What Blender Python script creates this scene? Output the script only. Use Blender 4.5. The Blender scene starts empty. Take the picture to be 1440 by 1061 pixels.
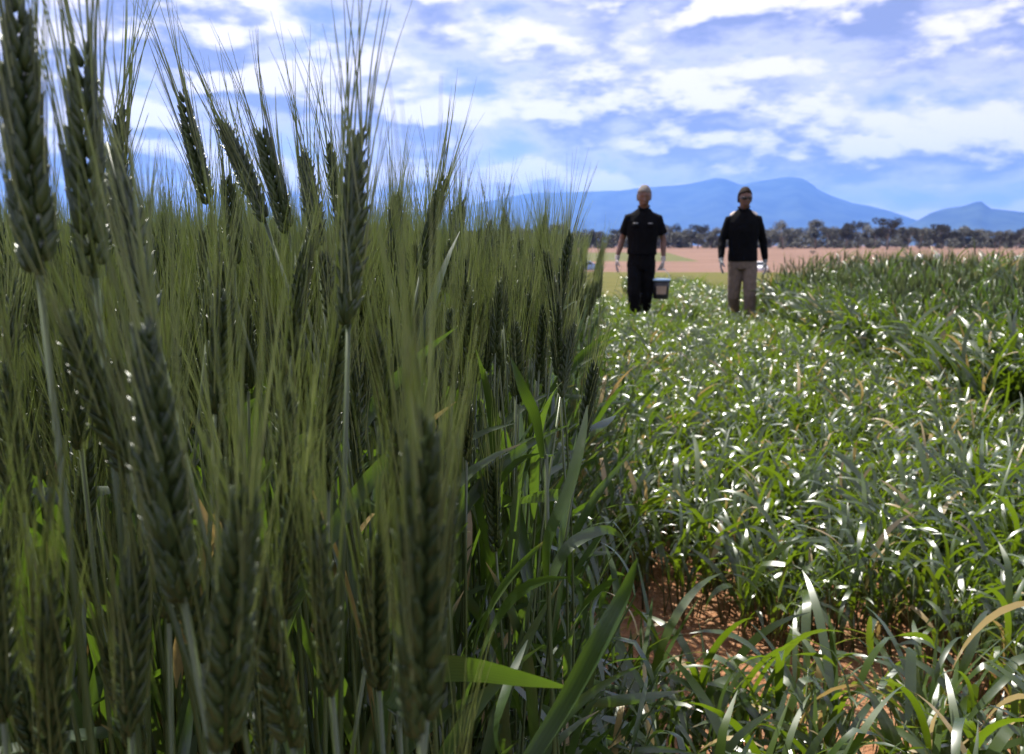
import bpy, bmesh, math, random
import numpy as np
from mathutils import Vector, Matrix, Euler, Quaternion

# ------------------------------------------------------------------ camera, sky, sun, exposure
random.seed(7); RNG = np.random.default_rng(7)
R = math.radians
S = bpy.context.scene
COL = S.collection
FPX = 1250.0                       # focal length in pixels of the 1440 wide photograph
CAM = Vector((0, 0, 1.12)); PITCH = 8.42; YAW = 5.03
cam_d = bpy.data.cameras.new('camera'); cam = bpy.data.objects.new('camera', cam_d); COL.objects.link(cam)
cam.location = CAM; cam.rotation_euler = (R(90 - PITCH), 0, R(YAW))
cam_d.sensor_width = 36; cam_d.lens = 36 * FPX / 1440; cam_d.clip_start = 0.02; cam_d.clip_end = 90000
cam_d.dof.use_dof = True; cam_d.dof.focus_distance = 0.80; cam_d.dof.aperture_fstop = 31.25 / 2.2
S.camera = cam
S.view_settings.view_transform = 'Standard'; S.view_settings.look = 'None'
S.view_settings.exposure = 1.05; S.view_settings.gamma = 1
S.render.engine = 'CYCLES'
S.cycles.use_denoising = True
S.cycles.max_bounces = 8; S.cycles.diffuse_bounces = 3; S.cycles.glossy_bounces = 2
S.cycles.transmission_bounces = 4; S.cycles.transparent_max_bounces = 6; S.cycles.volume_bounces = 2
S.cycles.caustics_reflective = False; S.cycles.caustics_refractive = False

SUN_EL, SUN_AZ = 57.0, -36.0       # degrees; azimuth from the row direction (+Y), negative = to the left
sun_dir = Vector((math.sin(R(SUN_AZ)) * math.cos(R(SUN_EL)), math.cos(R(SUN_AZ)) * math.cos(R(SUN_EL)), math.sin(R(SUN_EL))))

W = bpy.data.worlds.new('World'); S.world = W; W.use_nodes = True
nt = W.node_tree; nt.nodes.clear()


def N(tree, typ, **kw):
    n = tree.nodes.new(typ)
    for k, v in kw.items():
        if k == 'inp':
            for kk, vv in v.items():
                n.inputs[kk].default_value = vv
        else:
            setattr(n, k, v)
    return n


def L(tree, a, b):
    tree.links.new(a, b)


def mathn(tree, op, a, b=None, c=None, clamp=False):
    n = tree.nodes.new('ShaderNodeMath'); n.operation = op; n.use_clamp = clamp
    for i, v in enumerate((a, b, c)):
        if v is None:
            continue
        if isinstance(v, (int, float)):
            n.inputs[i].default_value = v
        else:
            tree.links.new(v, n.inputs[i])
    return n.outputs[0]


def mixc(tree, f, a, b, mode='MIX'):
    n = tree.nodes.new('ShaderNodeMix'); n.data_type = 'RGBA'; n.blend_type = mode
    for sock, v in ((n.inputs[0], f), (n.inputs[6], a), (n.inputs[7], b)):
        if isinstance(v, (int, float)):
            sock.default_value = v
        elif isinstance(v, (tuple, list)):
            sock.default_value = (*v[:3], 1)
        else:
            tree.links.new(v, sock)
    return n.outputs[2]


def maprange(tree, v, a, b, c=0.0, d=1.0, smooth=True):
    n = tree.nodes.new('ShaderNodeMapRange'); n.interpolation_type = 'SMOOTHSTEP' if smooth else 'LINEAR'
    tree.links.new(v, n.inputs[0])
    for i, x in enumerate((a, b, c, d)):
        n.inputs[i + 1].default_value = x
    return n.outputs[0]


# sky: clear Nishita blue with broken stratocumulus in front of it, the same all round
sky = N(nt, 'ShaderNodeTexSky', sky_type='NISHITA', sun_disc=False, sun_elevation=R(SUN_EL), sun_rotation=R(SUN_AZ),
        altitude=200, air_density=1.0, dust_density=0.3, ozone_density=3.0)
skyc = N(nt, 'ShaderNodeVectorMath', operation='SCALE'); L(nt, sky.outputs[0], skyc.inputs[0]); skyc.inputs[3].default_value = 0.10
hs = N(nt, 'ShaderNodeHueSaturation', inp={'Hue': 0.522, 'Saturation': 0.92, 'Value': 0.78}); L(nt, skyc.outputs[0], hs.inputs['Color'])
tc = N(nt, 'ShaderNodeTexCoord')


def cloud_density(offset):
    mp = N(nt, 'ShaderNodeMapping'); L(nt, tc.outputs['Generated'], mp.inputs[0])
    mp.inputs['Scale'].default_value = (1, 1, 2.5); mp.inputs['Location'].default_value = (CLX, CLY, CLZ + offset)
    n1 = N(nt, 'ShaderNodeTexNoise', noise_dimensions='3D', inp={'Scale': 7.5, 'Detail': 9.0, 'Roughness': 0.50, 'Distortion': 0.0})
    L(nt, mp.outputs[0], n1.inputs['Vector'])
    n2 = N(nt, 'ShaderNodeTexNoise', noise_dimensions='3D', inp={'Scale': 2.1, 'Detail': 2.0, 'Roughness': 0.5})
    L(nt, mp.outputs[0], n2.inputs['Vector'])
    n3 = N(nt, 'ShaderNodeTexNoise', noise_dimensions='3D', inp={'Scale': 24.0, 'Detail': 5.0, 'Roughness': 0.6})
    L(nt, mp.outputs[0], n3.inputs['Vector'])
    s_ = mathn(nt, 'ADD', mathn(nt, 'MULTIPLY', n1.outputs[0], 0.62), mathn(nt, 'MULTIPLY', n2.outputs[0], 0.28))
    return mathn(nt, 'ADD', s_, mathn(nt, 'MULTIPLY', n3.outputs[0], 0.10))


CLX, CLY, CLZ = 2.2, 6.1, 0.9
d0 = cloud_density(0.0); d1 = cloud_density(0.045)
cover = maprange(nt, d0, 0.375, 0.475)
topl = maprange(nt, mathn(nt, 'SUBTRACT', d0, d1), -0.03, 0.055)
thick = maprange(nt, d0, 0.45, 0.55)
shade_c = mixc(nt, thick, (0.68, 0.66, 0.82), (0.27, 0.295, 0.47))
cl = mixc(nt, topl, shade_c, (1.04, 0.95, 0.95))
col = mixc(nt, mathn(nt, 'MULTIPLY', cover, 0.92), hs.outputs[0], cl)
bg = N(nt, 'ShaderNodeBackground'); L(nt, col, bg.inputs[0]); bg.inputs[1].default_value = 0.64
wo = N(nt, 'ShaderNodeOutputWorld'); L(nt, bg.outputs[0], wo.inputs[0])

sl = bpy.data.lights.new('sun', 'SUN'); sl.energy = 5.0; sl.angle = R(0.53); sl.color = (1.0, 0.95, 0.86)
so = bpy.data.objects.new('sun', sl); COL.objects.link(so); so.location = (0, 0, 30)
so.rotation_euler = (-sun_dir).to_track_quat('-Z', 'Y').to_euler()

CR = cam.rotation_euler.to_matrix()


def at(px, py, depth):
    """the world point that stands `depth` metres in front of the lens, seen at photo pixel px, py"""
    return CAM + CR @ Vector(((px - 720) / FPX * depth, -(py - 530.5) / FPX * depth, -depth))


# ------------------------------------------------------------------ helpers
def tag(o, label=None, cat=None, group=None, kind=None):
    if label: o['label'] = label
    if cat: o['category'] = cat
    if group: o['group'] = group
    if kind: o['kind'] = kind
    return o


def empty(name, loc, rz=0, parent=None):
    o = bpy.data.objects.new(name, None); COL.objects.link(o)
    o.location = loc; o.rotation_euler = (0, 0, rz); o.empty_display_size = 0.05
    o.parent = parent
    return o


def link(name, me, parent=None, loc=(0, 0, 0)):
    o = bpy.data.objects.new(name, me); COL.objects.link(o); o.parent = parent; o.location = loc
    return o


class MB:
    """collects vertices and faces with a few per-vertex numbers (across, along, random)"""
    def __init__(s):
        s.v = []; s.f = []; s.m = []; s.lu = []; s.lv = []; s.rn = []

    def add(s, verts, faces, mat=0, lu=None, lv=None, rnd=0.5):
        b = len(s.v); k = len(verts)
        s.v.extend([tuple(p) for p in verts])
        s.f.extend([tuple(i + b for i in f) for f in faces]); s.m.extend([mat] * len(faces))
        s.lu.extend(lu if lu is not None else [0.0] * k)
        s.lv.extend(lv if lv is not None else [0.5] * k)
        s.rn.extend([rnd] * k)

    def tube(s, pts, rad, n=6, mat=0, cap=True, rnd=0.5, flat=1.0):
        pts = [Vector(p) for p in pts]; V = []; F = []; lv = []
        ref = Vector((0.31, 0.95, 0.05)).normalized()
        for i, p in enumerate(pts):
            t = (pts[min(i + 1, len(pts) - 1)] - pts[max(i - 1, 0)])
            t = t.normalized() if t.length > 1e-9 else Vector((0, 0, 1))
            if abs(t.dot(ref)) > 0.97: ref = Vector((1, 0, 0))
            a = t.cross(ref).normalized(); b = t.cross(a)
            r = rad[i] if hasattr(rad, '__len__') else rad
            for k in range(n):
                an = 2 * math.pi * k / n
                V.append(p + a * (math.cos(an) * r) + b * (math.sin(an) * r * flat)); lv.append(i / (len(pts) - 1))
        for i in range(len(pts) - 1):
            for k in range(n):
                F.append((i * n + k, i * n + (k + 1) % n, (i + 1) * n + (k + 1) % n, (i + 1) * n + k))
        if cap:
            F.append(tuple(range(n))[::-1]); F.append(tuple((len(pts) - 1) * n + k for k in range(n)))
        s.add(V, F, mat, None, lv, rnd)

    def box(s, c, size, mat=0, rz=0.0):
        x, y, z = [q / 2 for q in size]; ca, sa = math.cos(rz), math.sin(rz)
        V = [(c[0] + i * x * ca - j * y * sa, c[1] + i * x * sa + j * y * ca, c[2] + k * z) for i in (-1, 1) for j in (-1, 1) for k in (-1, 1)]
        s.add(V, [(0, 1, 3, 2), (4, 6, 7, 5), (0, 4, 5, 1), (2, 3, 7, 6), (0, 2, 6, 4), (1, 5, 7, 3)], mat)

    def mesh(s, name, mats, smooth=True):
        me = bpy.data.meshes.new(name); me.from_pydata(s.v, [], s.f)
        for m in (mats if isinstance(mats, (list, tuple)) else [mats]): me.materials.append(m)
        me.polygons.foreach_set('material_index', s.m)
        for nm, dat in (('lu', s.lu), ('lv', s.lv), ('rnd', s.rn)):
            a = me.attributes.new(nm, 'FLOAT', 'POINT'); a.data.foreach_set('value', dat)
        me.polygons.foreach_set('use_smooth', [smooth] * len(s.f))
        me.update()
        return me


# ------------------------------------------------------------------ materials
def new_mat(name):
    m = bpy.data.materials.new(name); m.use_nodes = True; t = m.node_tree; t.nodes.clear()
    out = N(t, 'ShaderNodeOutputMaterial')
    return m, t, out


def plain(name, color, rough=0.6, spec=0.5, metallic=0.0, var=0.12, scale=8.0, bump=0.0):
    m, t, out = new_mat(name)
    p = N(t, 'ShaderNodeBsdfPrincipled', inp={'Roughness': rough, 'Metallic': metallic, 'Specular IOR Level': spec})
    c = N(t, 'ShaderNodeTexCoord'); n = N(t, 'ShaderNodeTexNoise', inp={'Scale': scale, 'Detail': 5.0})
    L(t, c.outputs['Object'], n.inputs['Vector'])
    lo = tuple(x * (1 - var) for x in color); hi = tuple(min(1, x * (1 + var)) for x in color)
    L(t, mixc(t, maprange(t, n.outputs[0], 0.3, 0.7), lo, hi), p.inputs['Base Color'])
    if bump:
        b = N(t, 'ShaderNodeBump', inp={'Strength': bump, 'Distance': 0.01}); L(t, n.outputs[0], b.inputs['Height']); L(t, b.outputs[0], p.inputs['Normal'])
    L(t, p.outputs[0], out.inputs[0])
    return m


def attr(t, name):
    return N(t, 'ShaderNodeAttribute', attribute_name=name).outputs['Fac']


def plant_mat(name, dark, light, trans, tw=0.4, rough=0.4, spec=0.5, dry=(0.32, 0.24, 0.09), dry_from=0.92, stripes=True, coat=0.0):
    """leaf blade: striped along its length, each leaf and plant a little different, dry at some tips, lit through from behind"""
    m, t, out = new_mat(name)
    lu, lv, rn = attr(t, 'lu'), attr(t, 'lv'), attr(t, 'rnd')
    oi = N(t, 'ShaderNodeObjectInfo').outputs['Random']
    tcn = N(t, 'ShaderNodeTexCoord')
    nz = N(t, 'ShaderNodeTexNoise', inp={'Scale': 26.0, 'Detail': 3.0}); L(t, tcn.outputs['Object'], nz.inputs['Vector'])
    r = mathn(t, 'FRACT', mathn(t, 'ADD', rn, oi))
    f = mathn(t, 'ADD', mathn(t, 'MULTIPLY', r, 0.65), mathn(t, 'MULTIPLY', nz.outputs[0], 0.5), clamp=True)
    c = mixc(t, f, dark, light)
    tcol = mixc(t, f, tuple(x * 0.75 for x in trans), tuple(x * 1.25 for x in trans))
    if stripes:
        st = mathn(t, 'SINE', mathn(t, 'MULTIPLY', lu, 26.0)); st = mathn(t, 'MULTIPLY_ADD', st, 0.10, 0.95)
        sv = N(t, 'ShaderNodeCombineColor'); [L(t, st, sv.inputs[i]) for i in range(3)]
        c = mixc(t, 1.0, c, sv.outputs[0], 'MULTIPLY'); tcol = mixc(t, 1.0, tcol, sv.outputs[0], 'MULTIPLY')
    # dry, straw coloured tips on part of the blades
    tip = maprange(t, mathn(t, 'ADD', lv, mathn(t, 'MULTIPLY', mathn(t, 'SUBTRACT', r, 0.8), 0.45)), dry_from, dry_from + 0.1)
    c = mixc(t, tip, c, dry); tcol = mixc(t, tip, tcol, tuple(x * 0.8 for x in dry))
    if stripes:
        dead = mathn(t, 'GREATER_THAN', r, 0.955); c = mixc(t, dead, c, (0.40, 0.30, 0.13)); tcol = mixc(t, dead, tcol, (0.34, 0.24, 0.08))
    p = N(t, 'ShaderNodeBsdfPrincipled', inp={'Roughness': rough, 'Specular IOR Level': spec, 'Coat Weight': coat, 'Coat Roughness': 0.27}); L(t, c, p.inputs['Base Color'])
    rr = mathn(t, 'MULTIPLY_ADD', nz.outputs[0], 0.25, rough - 0.12); L(t, rr, p.inputs['Roughness'])
    b = N(t, 'ShaderNodeBump', inp={'Strength': 0.25, 'Distance': 0.002}); L(t, nz.outputs[0], b.inputs['Height']); L(t, b.outputs[0], p.inputs['Normal'])
    tr = N(t, 'ShaderNodeBsdfTranslucent'); L(t, tcol, tr.inputs[0])
    mx = N(t, 'ShaderNodeMixShader', inp={0: tw}); L(t, p.outputs[0], mx.inputs[1]); L(t, tr.outputs[0], mx.inputs[2])
    L(t, mx.outputs[0], out.inputs[0])
    return m


M_LEAF = plant_mat('wheat_leaf', (0.022, 0.050, 0.018), (0.075, 0.110, 0.042), (0.11, 0.20, 0.012), 0.34, 0.36, 0.8, coat=0.3)
M_LOW = plant_mat('low_crop_leaf', (0.014, 0.042, 0.006), (0.066, 0.105, 0.020), (0.15, 0.235, 0.007), 0.38, 0.36, 0.9, dry_from=0.97, coat=0.7)
M_STEM = plant_mat('wheat_stem', (0.040, 0.066, 0.022), (0.110, 0.140, 0.050), (0.10, 0.16, 0.02), 0.12, 0.34, 0.7, dry_from=9.0, stripes=False)
M_EAR = plant_mat('wheat_ear', (0.020, 0.042, 0.013), (0.085, 0.115, 0.036), (0.12, 0.19, 0.02), 0.22, 0.36, 0.7, dry_from=9.0, stripes=False)
M_AWN = plant_mat('wheat_awn', (0.060, 0.088, 0.030), (0.420, 0.430, 0.185), (0.34, 0.43, 0.10), 0.46, 0.38, 0.8, dry_from=9.0, stripes=False)
M_STRAW = plain('straw', (0.42, 0.30, 0.15), 0.6, var=0.4, scale=30)


def soil_mat():
    m, t, out = new_mat('red_soil')
    c = N(t, 'ShaderNodeTexCoord')
    n1 = N(t, 'ShaderNodeTexNoise', inp={'Scale': 3.0, 'Detail': 9.0, 'Roughness': 0.65}); L(t, c.outputs['Object'], n1.inputs['Vector'])
    n2 = N(t, 'ShaderNodeTexNoise', inp={'Scale': 55.0, 'Detail': 6.0, 'Roughness': 0.7}); L(t, c.outputs['Object'], n2.inputs['Vector'])
    v = N(t, 'ShaderNodeTexVoronoi', inp={'Scale': 70.0}); L(t, c.outputs['Object'], v.inputs['Vector'])
    col = mixc(t, maprange(t, n1.outputs[0], 0.3, 0.7), (0.30, 0.135, 0.065), (0.43, 0.225, 0.12))
    col = mixc(t, maprange(t, n2.outputs[0], 0.45, 0.75), col, (0.50, 0.32, 0.20))
    p = N(t, 'ShaderNodeBsdfPrincipled', inp={'Roughness': 0.95, 'Specular IOR Level': 0.1}); L(t, col, p.inputs['Base Color'])
    h = mathn(t, 'ADD', n2.outputs[0], mathn(t, 'MULTIPLY', v.outputs['Distance'], 0.7))
    b = N(t, 'ShaderNodeBump', inp={'Strength': 0.9, 'Distance': 0.02}); L(t, h, b.inputs['Height']); L(t, b.outputs[0], p.inputs['Normal'])
    L(t, p.outputs[0], out.inputs[0])
    return m


def field_mat(name, a, b_, c_, sx=0.05, sy=0.25):
    """grazed or stubble paddock seen from afar: streaks across the slope and small tufts"""
    m, t, out = new_mat(name)
    c = N(t, 'ShaderNodeTexCoord'); mp = N(t, 'ShaderNodeMapping'); L(t, c.outputs['Object'], mp.inputs[0]); mp.inputs['Scale'].default_value = (sx, sy, 1)
    n1 = N(t, 'ShaderNodeTexNoise', inp={'Scale': 1.0, 'Detail': 6.0, 'Roughness': 0.6}); L(t, mp.outputs[0], n1.inputs['Vector'])
    n2 = N(t, 'ShaderNodeTexNoise', inp={'Scale': 1.6, 'Detail': 8.0, 'Roughness': 0.75}); L(t, c.outputs['Object'], n2.inputs['Vector'])
    col = mixc(t, maprange(t, n1.outputs[0], 0.35, 0.65), a, b_)
    col = mixc(t, maprange(t, n2.outputs[0], 0.52, 0.72), col, c_)
    p = N(t, 'ShaderNodeBsdfPrincipled', inp={'Roughness': 0.95, 'Specular IOR Level': 0.1}); L(t, col, p.inputs['Base Color'])
    b = N(t, 'ShaderNodeBump', inp={'Strength': 0.6, 'Distance': 0.12}); L(t, n2.outputs[0], b.inputs['Height']); L(t, b.outputs[0], p.inputs['Normal'])
    L(t, p.outputs[0], out.inputs[0])
    return m


M_SOIL = soil_mat()
M_DRY = field_mat('dry_paddock', (0.155, 0.092, 0.070), (0.21, 0.13, 0.10), (0.135, 0.098, 0.055))
M_GREENSTRIP = field_mat('green_strip', (0.085, 0.095, 0.036), (0.12, 0.12, 0.052), (0.15, 0.11, 0.065))
M_MOWN = field_mat('mown_grass', (0.088, 0.088, 0.022), (0.12, 0.11, 0.032), (0.06, 0.08, 0.018), 0.4, 0.6)


# ------------------------------------------------------------------ ground and far country
def gz(x, y):
    """ground height: level plot, a shallow hollow from 25 m to 300 m, level plain beyond"""
    if y < 24: return 0.0
    t = min(1, (y - 24) / 106); d = t * t * (3 - 2 * t)
    u = min(1, max(0, (y - 130) / 230)); u = u * u * (3 - 2 * u)
    return -2.45 * d * (1 - u)


def grid_sheet(name, xs, ys, mat, lift=0.0, rough=None):
    V = []; nx = len(xs)
    for y in ys:
        for x in xs:
            z = gz(x, y) + lift
            if rough: z += rough(x, y)
            V.append((x, y, z))
    F = [(j * nx + i, j * nx + i + 1, (j + 1) * nx + i + 1, (j + 1) * nx + i) for j in range(len(ys) - 1) for i in range(nx - 1)]
    me = bpy.data.meshes.new(name); me.from_pydata(V, [], F); me.materials.append(mat)
    me.polygons.foreach_set('use_smooth', [True] * len(F)); me.update()
    return tag(link(name, me), kind='structure')


from mathutils import noise as mnoise


def clods(x, y):
    if -1.2 < x < 3.2 and 0.2 < y < 4:
        return 0.016 * mnoise.noise((x * 9, y * 9, 0.3)) + 0.010 * mnoise.noise((x * 27, y * 27, 1.7)) - 0.012
    return -0.012


gx = list(-np.geomspace(25000, 4, 26)) + list(np.arange(-3.0, -1.2, 0.6)) + list(np.arange(-1.2, 3.2, 0.04)) + list(np.arange(3.2, 5, 0.6)) + list(np.geomspace(5.5, 25000, 26))
gy = [-3000, -300, -40, -8, -2] + list(np.arange(-0.5, 0.4, 0.3)) + list(np.arange(0.4, 4.0, 0.04)) + list(np.arange(4.2, 24, 1.0)) + list(np.geomspace(24, 400, 46)) + list(np.geomspace(460, 26000, 16))
grid_sheet('ground', gx, gy, M_SOIL, 0.0, clods)


def sheet(name, x0, x1, y0, y1, mat, lift, nx=12, ny=40):
    ys = np.geomspace(y0, y1, ny); xs = np.linspace(x0, x1, nx)
    return grid_sheet(name, list(xs), list(ys), mat, lift)


sheet('dry_paddock', -9000, 9000, 30, 9000, M_DRY, 0.006, 40, 90)
sheet('green_strip', -160, 22, 185, 262, M_GREENSTRIP, 0.012, 30, 20)
sheet('mown_grass', -40, 60, 13.5, 62, M_MOWN, 0.018, 12, 40)


grid_sheet('grass_margin', [9.5, 20, 40, 90], [-80, -30, -10, 0, 13], M_MOWN, 0.018)
grid_sheet('grass_margin', [-90, -40, -20, -5.9], [-80, -30, -10, 0, 13], M_MOWN, 0.018)
grid_sheet('grass_margin', [-5.9, 0, 4, 9.5], [-80, -30, -10, -4.4], M_MOWN, 0.018)


def prof_fn(pts):
    xs = [p[0] for p in pts]; ys = [p[1] for p in pts]
    return lambda q: float(np.interp(q, xs, ys))


def mountain(name, pts, D, depth, mat, seed):
    """a range with real relief: crest at distance D, spurs and gullies running down towards the plain, a back slope"""
    pf = prof_fn(pts); V = []; F = []
    cols = np.arange(pts[0][0], pts[-1][0] + 1, 7.0); rows = np.linspace(-1, 0.7, 34)
    f = CR @ Vector((0, 0, -1))
    for r in rows:
        for q in cols:
            az = math.atan((q - 720) / FPX) - R(YAW)
            dist = D + r * depth
            x, y = math.sin(az) * dist, math.cos(az) * dist
            h0 = max(0, (345 - pf(q))) / FPX * D * math.cos(math.atan((q - 720) / FPX))
            s = 1 - abs(r) if r < 0 else 1 - abs(r) / 0.7
            n = mnoise.fractal((x / 1500 + seed, y / 1500, 0.4), 0.9, 2.1, 5)
            ridge = 1 - abs(mnoise.noise((x / 620 + seed, y / 2200, 2.0))) * 2
            z = h0 * (s ** 1.35) * (1 + (0.22 * n + 0.30 * (ridge - 0.5)) * (1 - s) * 1.5)
            if r == rows[0] or r == rows[-1]: z = -20
            z += h0 * 0.012 * mnoise.noise((x / 140, y / 140, seed)) * s
            V.append((x, y, z))
    nc = len(cols)
    F = [(j * nc + i, j * nc + i + 1, (j + 1) * nc + i + 1, (j + 1) * nc + i) for j in range(len(rows) - 1) for i in range(nc - 1)]
    me = bpy.data.meshes.new(name); me.from_pydata(V, [], F); me.materials.append(mat)
    me.polygons.foreach_set('use_smooth', [True] * len(F)); me.update()
    return tag(link(name, me), kind='structure')


M_MOUNT = plain('forested_slope', (0.035, 0.05, 0.03), 0.95, 0.1, var=0.4, scale=0.004)
mountain('mountain_range', [(-700, 332), (-300, 318), (100, 312), (400, 304), (560, 299), (640, 294), (690, 283), (740, 272), (800, 270), (870, 268.5), (900, 264), (960, 260), (985, 254),
                            (1000, 251.5), (1012, 252), (1026, 257), (1038, 261), (1052, 257), (1080, 252), (1105, 249.5), (1118, 251), (1130, 257), (1142, 267), (1165, 277), (1190, 286),
                            (1215, 290), (1240, 296), (1280, 309), (1330, 325), (1420, 338), (1700, 345)], 13000, 3200, M_MOUNT, 3.0)
mountain('mountain', [(1180, 345), (1240, 331), (1280, 311), (1298, 300), (1320, 293), (1344, 289.5), (1354, 286), (1364, 283), (1371, 284), (1380, 293), (1400, 295), (1440, 300), (1520, 306),
                      (1650, 300), (1900, 318), (2300, 340)], 10000, 2200, M_MOUNT, 9.0)

# ------------------------------------------------------------------ blue air
hz = MB(); hz.box((0, 7000, 487), (50000, 26000, 1020))
m, t, out = new_mat('haze_air')
pv = N(t, 'ShaderNodeVolumePrincipled', inp={'Color': (0.16, 0.38, 1.0, 1), 'Density': 0.72e-4, 'Anisotropy': 0.35}); L(t, pv.outputs[0], out.inputs['Volume'])
haze = tag(link('haze', hz.mesh('haze', m, False)), 'blue haze filling the air over the far plain', 'haze', kind='stuff')


# ------------------------------------------------------------------ wheat pieces
def leaf_pts(Lg, lean0, bend, twist, n=10, kink=None, wob=0.0, seed=0):
    """centre line in the x-z plane, growing up from the origin and bending over towards +x"""
    P = [Vector((0, 0, 0))]; a = lean0
    for i in range(1, n + 1):
        t = i / n
        a = lean0 + bend * t ** 1.6 + (kink[1] if kink and t > kink[0] else 0)
        st = Lg / n
        P.append(P[-1] + Vector((math.sin(a) * st, wob * math.sin(t * 5 + seed) * st, math.cos(a) * st)))
    return P


def add_leaf(mb, P, Wd, mat=0, twist=0.0, fold=0.35, rnd=0.5, up=Vector((0, 1, 0)), roll=0.0, taper=0.55):
    n = len(P) - 1; V = []; lu = []; lv = []
    for i, p in enumerate(P):
        t = i / n
        tg = (P[min(i + 1, n)] - P[max(i - 1, 0)]).normalized()
        side = up - tg * up.dot(tg); side = side.normalized() if side.length > 1e-4 else Vector((0, 1, 0))
        nr = tg.cross(side)
        an = twist * t + roll
        s2 = side * math.cos(an) + nr * math.sin(an); n2 = tg.cross(s2)
        w = Wd * 0.5 * min(1, 0.45 + t * 3.2) * (1 - max(0, (t - taper) / (1 - taper)) ** 1.8)
        w = max(w, 0.0002)
        k = fold * (1 - 0.6 * t)
        V += [p - s2 * w * math.cos(k) + n2 * w * math.sin(k), p, p + s2 * w * math.cos(k) + n2 * w * math.sin(k)]
        lu += [-1, 0, 1]; lv += [t] * 3
    F = []
    for i in range(n):
        b = 3 * i
        F += [(b, b + 1, b + 4, b + 3), (b + 1, b + 2, b + 5, b + 4)]
    mb.add(V, F, mat, lu, lv, rnd)


def add_floret(mb, base, dirv, Lg, Rd, n=6, rings=(0, .10, .28, .50, .75, 1.0), prof=(.30, .80, 1, .82, .40, .04), mat=0, rnd=0.5, flat=0.8):
    pts = [base + dirv * (Lg * q) for q in rings]
    mb.tube(pts, [Rd * q for q in prof], n, mat, True, rnd, flat)


def add_awn(mb, p, d, Lg, out_, r0=0.00052, mat=0, rnd=0.5, segs=4):
    pts = []
    for i in range(segs + 1):
        t = i / segs
        pts.append(p + d * (Lg * t) + out_ * (Lg * 0.10 * t * t))
    mb.tube(pts, [r0 * (1 - 0.8 * i / segs) for i in range(segs + 1)], 3, mat, False, rnd)


def spikelet_mb(seed, n=6):
    rr = random.Random(seed); mb = MB()
    for k, (ay, ln) in enumerate(((-27, 0.0118), (27, 0.0118), (-8, 0.0138), (10, 0.0130))):
        a = R(ay + rr.uniform(-5, 5)); d = Vector((0.10 * rr.uniform(.5, 1.5), math.sin(a), math.cos(a))).normalized()
        add_floret(mb, Vector((0.0005 if k >= 2 else 0, 0, 0.0010 * (k >= 2))), d, ln * rr.uniform(.9, 1.1), 0.00195, n, rnd=rr.random())
    for sy in (-1, 1):   # glumes hugging the base
        d = Vector((0.28, 0.30 * sy, 1)).normalized()
        add_floret(mb, Vector((0.0008, 0.0006 * sy, -0.0006)), d, 0.0088, 0.0019, n, rnd=rr.random(), flat=0.6)
    return mb


SPK = [spikelet_mb(s) for s in range(6)]
SPK_ME = [q.mesh('spikelet', M_EAR) for q in SPK]


def ear_layout(Lg, seed, nsp=19):
    """place of each spikelet on the ear (two alternating ranks), relative to the ear base, ear along +z"""
    rr = random.Random(seed); out_ = []
    bx = rr.uniform(-0.006, 0.006)
    for i in range(nsp):
        t = i / (nsp - 1); side = 1 if i % 2 else -1
        z = t * (Lg - 0.011)
        sc = (0.72 + 0.5 * math.sin(math.pi * min(1, t * 0.9 + 0.12)) ** 0.7) * rr.uniform(.93, 1.07)
        if t > .9: sc *= 0.85
        tilt = R(rr.uniform(8, 19)) * (1 - 0.55 * t)
        m_ = Matrix.Translation((bx * t * t + side * 0.0014 * (1 - .5 * t), 0, z)) @ Matrix.Rotation(0 if side > 0 else math.pi, 4, 'Z') @ Matrix.Rotation(R(rr.uniform(-14, 14)), 4, 'Z') @ Matrix.Rotation(tilt, 4, 'Y') @ Matrix.Scale(sc, 4)
        out_.append((m_, rr.randrange(len(SPK)), side, t))
    return out_


def rachis_mb(Lg):
    mb = MB(); mb.tube([(0, 0, Lg * q) for q in (-0.02, .3, .6, .94)], [0.0013, 0.0013, 0.0011, 0.0007], 5); return mb


def awns_mb(lay, seed, full=1.0, segs=4, spread=1.0, r0=0.00052):
    rr = random.Random(seed); mb = MB()
    for (m_, k, side, t) in lay:
        for fl in (-1, 1, 0):
            if rr.random() > (0.56 if fl else 0.34) * full: continue
            p = m_ @ Vector((0.001, 0.0042 * fl, 0.0102 if fl else 0.0135))
            o = Vector((side * rr.uniform(.3, 1.6), fl * rr.uniform(.4, 1.5) + rr.uniform(-.4, .4), 0))
            d = (Vector((0, 0, 1)) + o * (0.062 * spread) + Vector((rr.gauss(0, .03), rr.gauss(0, .03), 0))).normalized()
            ln = rr.uniform(0.064, 0.100) * (0.8 + 0.25 * t)
            add_awn(mb, p, d, ln, Vector((rr.gauss(0, .5), rr.gauss(0, .5), 0)) + o * .3, r0, 0, rr.random(), segs)
    return mb


def merge(dst, src, mtx, mat=0, rnd=None):
    b = len(dst.v)
    dst.v.extend([tuple(mtx @ Vector(p)) for p in src.v]); dst.f.extend([tuple(i + b for i in f) for f in src.f])
    dst.m.extend([mat] * len(src.f)); dst.lu.extend(src.lu); dst.lv.extend(src.lv)
    dst.rn.extend(src.rn if rnd is None else [rnd] * len(src.v))


EARS = []          # (length, layout, rachis mesh, joined ear mesh, awn mesh)
for s in range(8):
    Lg = 0.078 + 0.0035 * s
    lay = ear_layout(Lg, 100 + s, 20 + s // 2)
    full = rachis_mb(Lg)
    for (m_, k, side, t) in lay: merge(full, SPK[k], m_)
    EARS.append((Lg, lay, rachis_mb(Lg).mesh('ear_core', M_EAR), full.mesh('ear', M_EAR), awns_mb(lay, 300 + s, spread=0.9 + 0.08 * (s % 4)).mesh('awns', M_AWN)))

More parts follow.
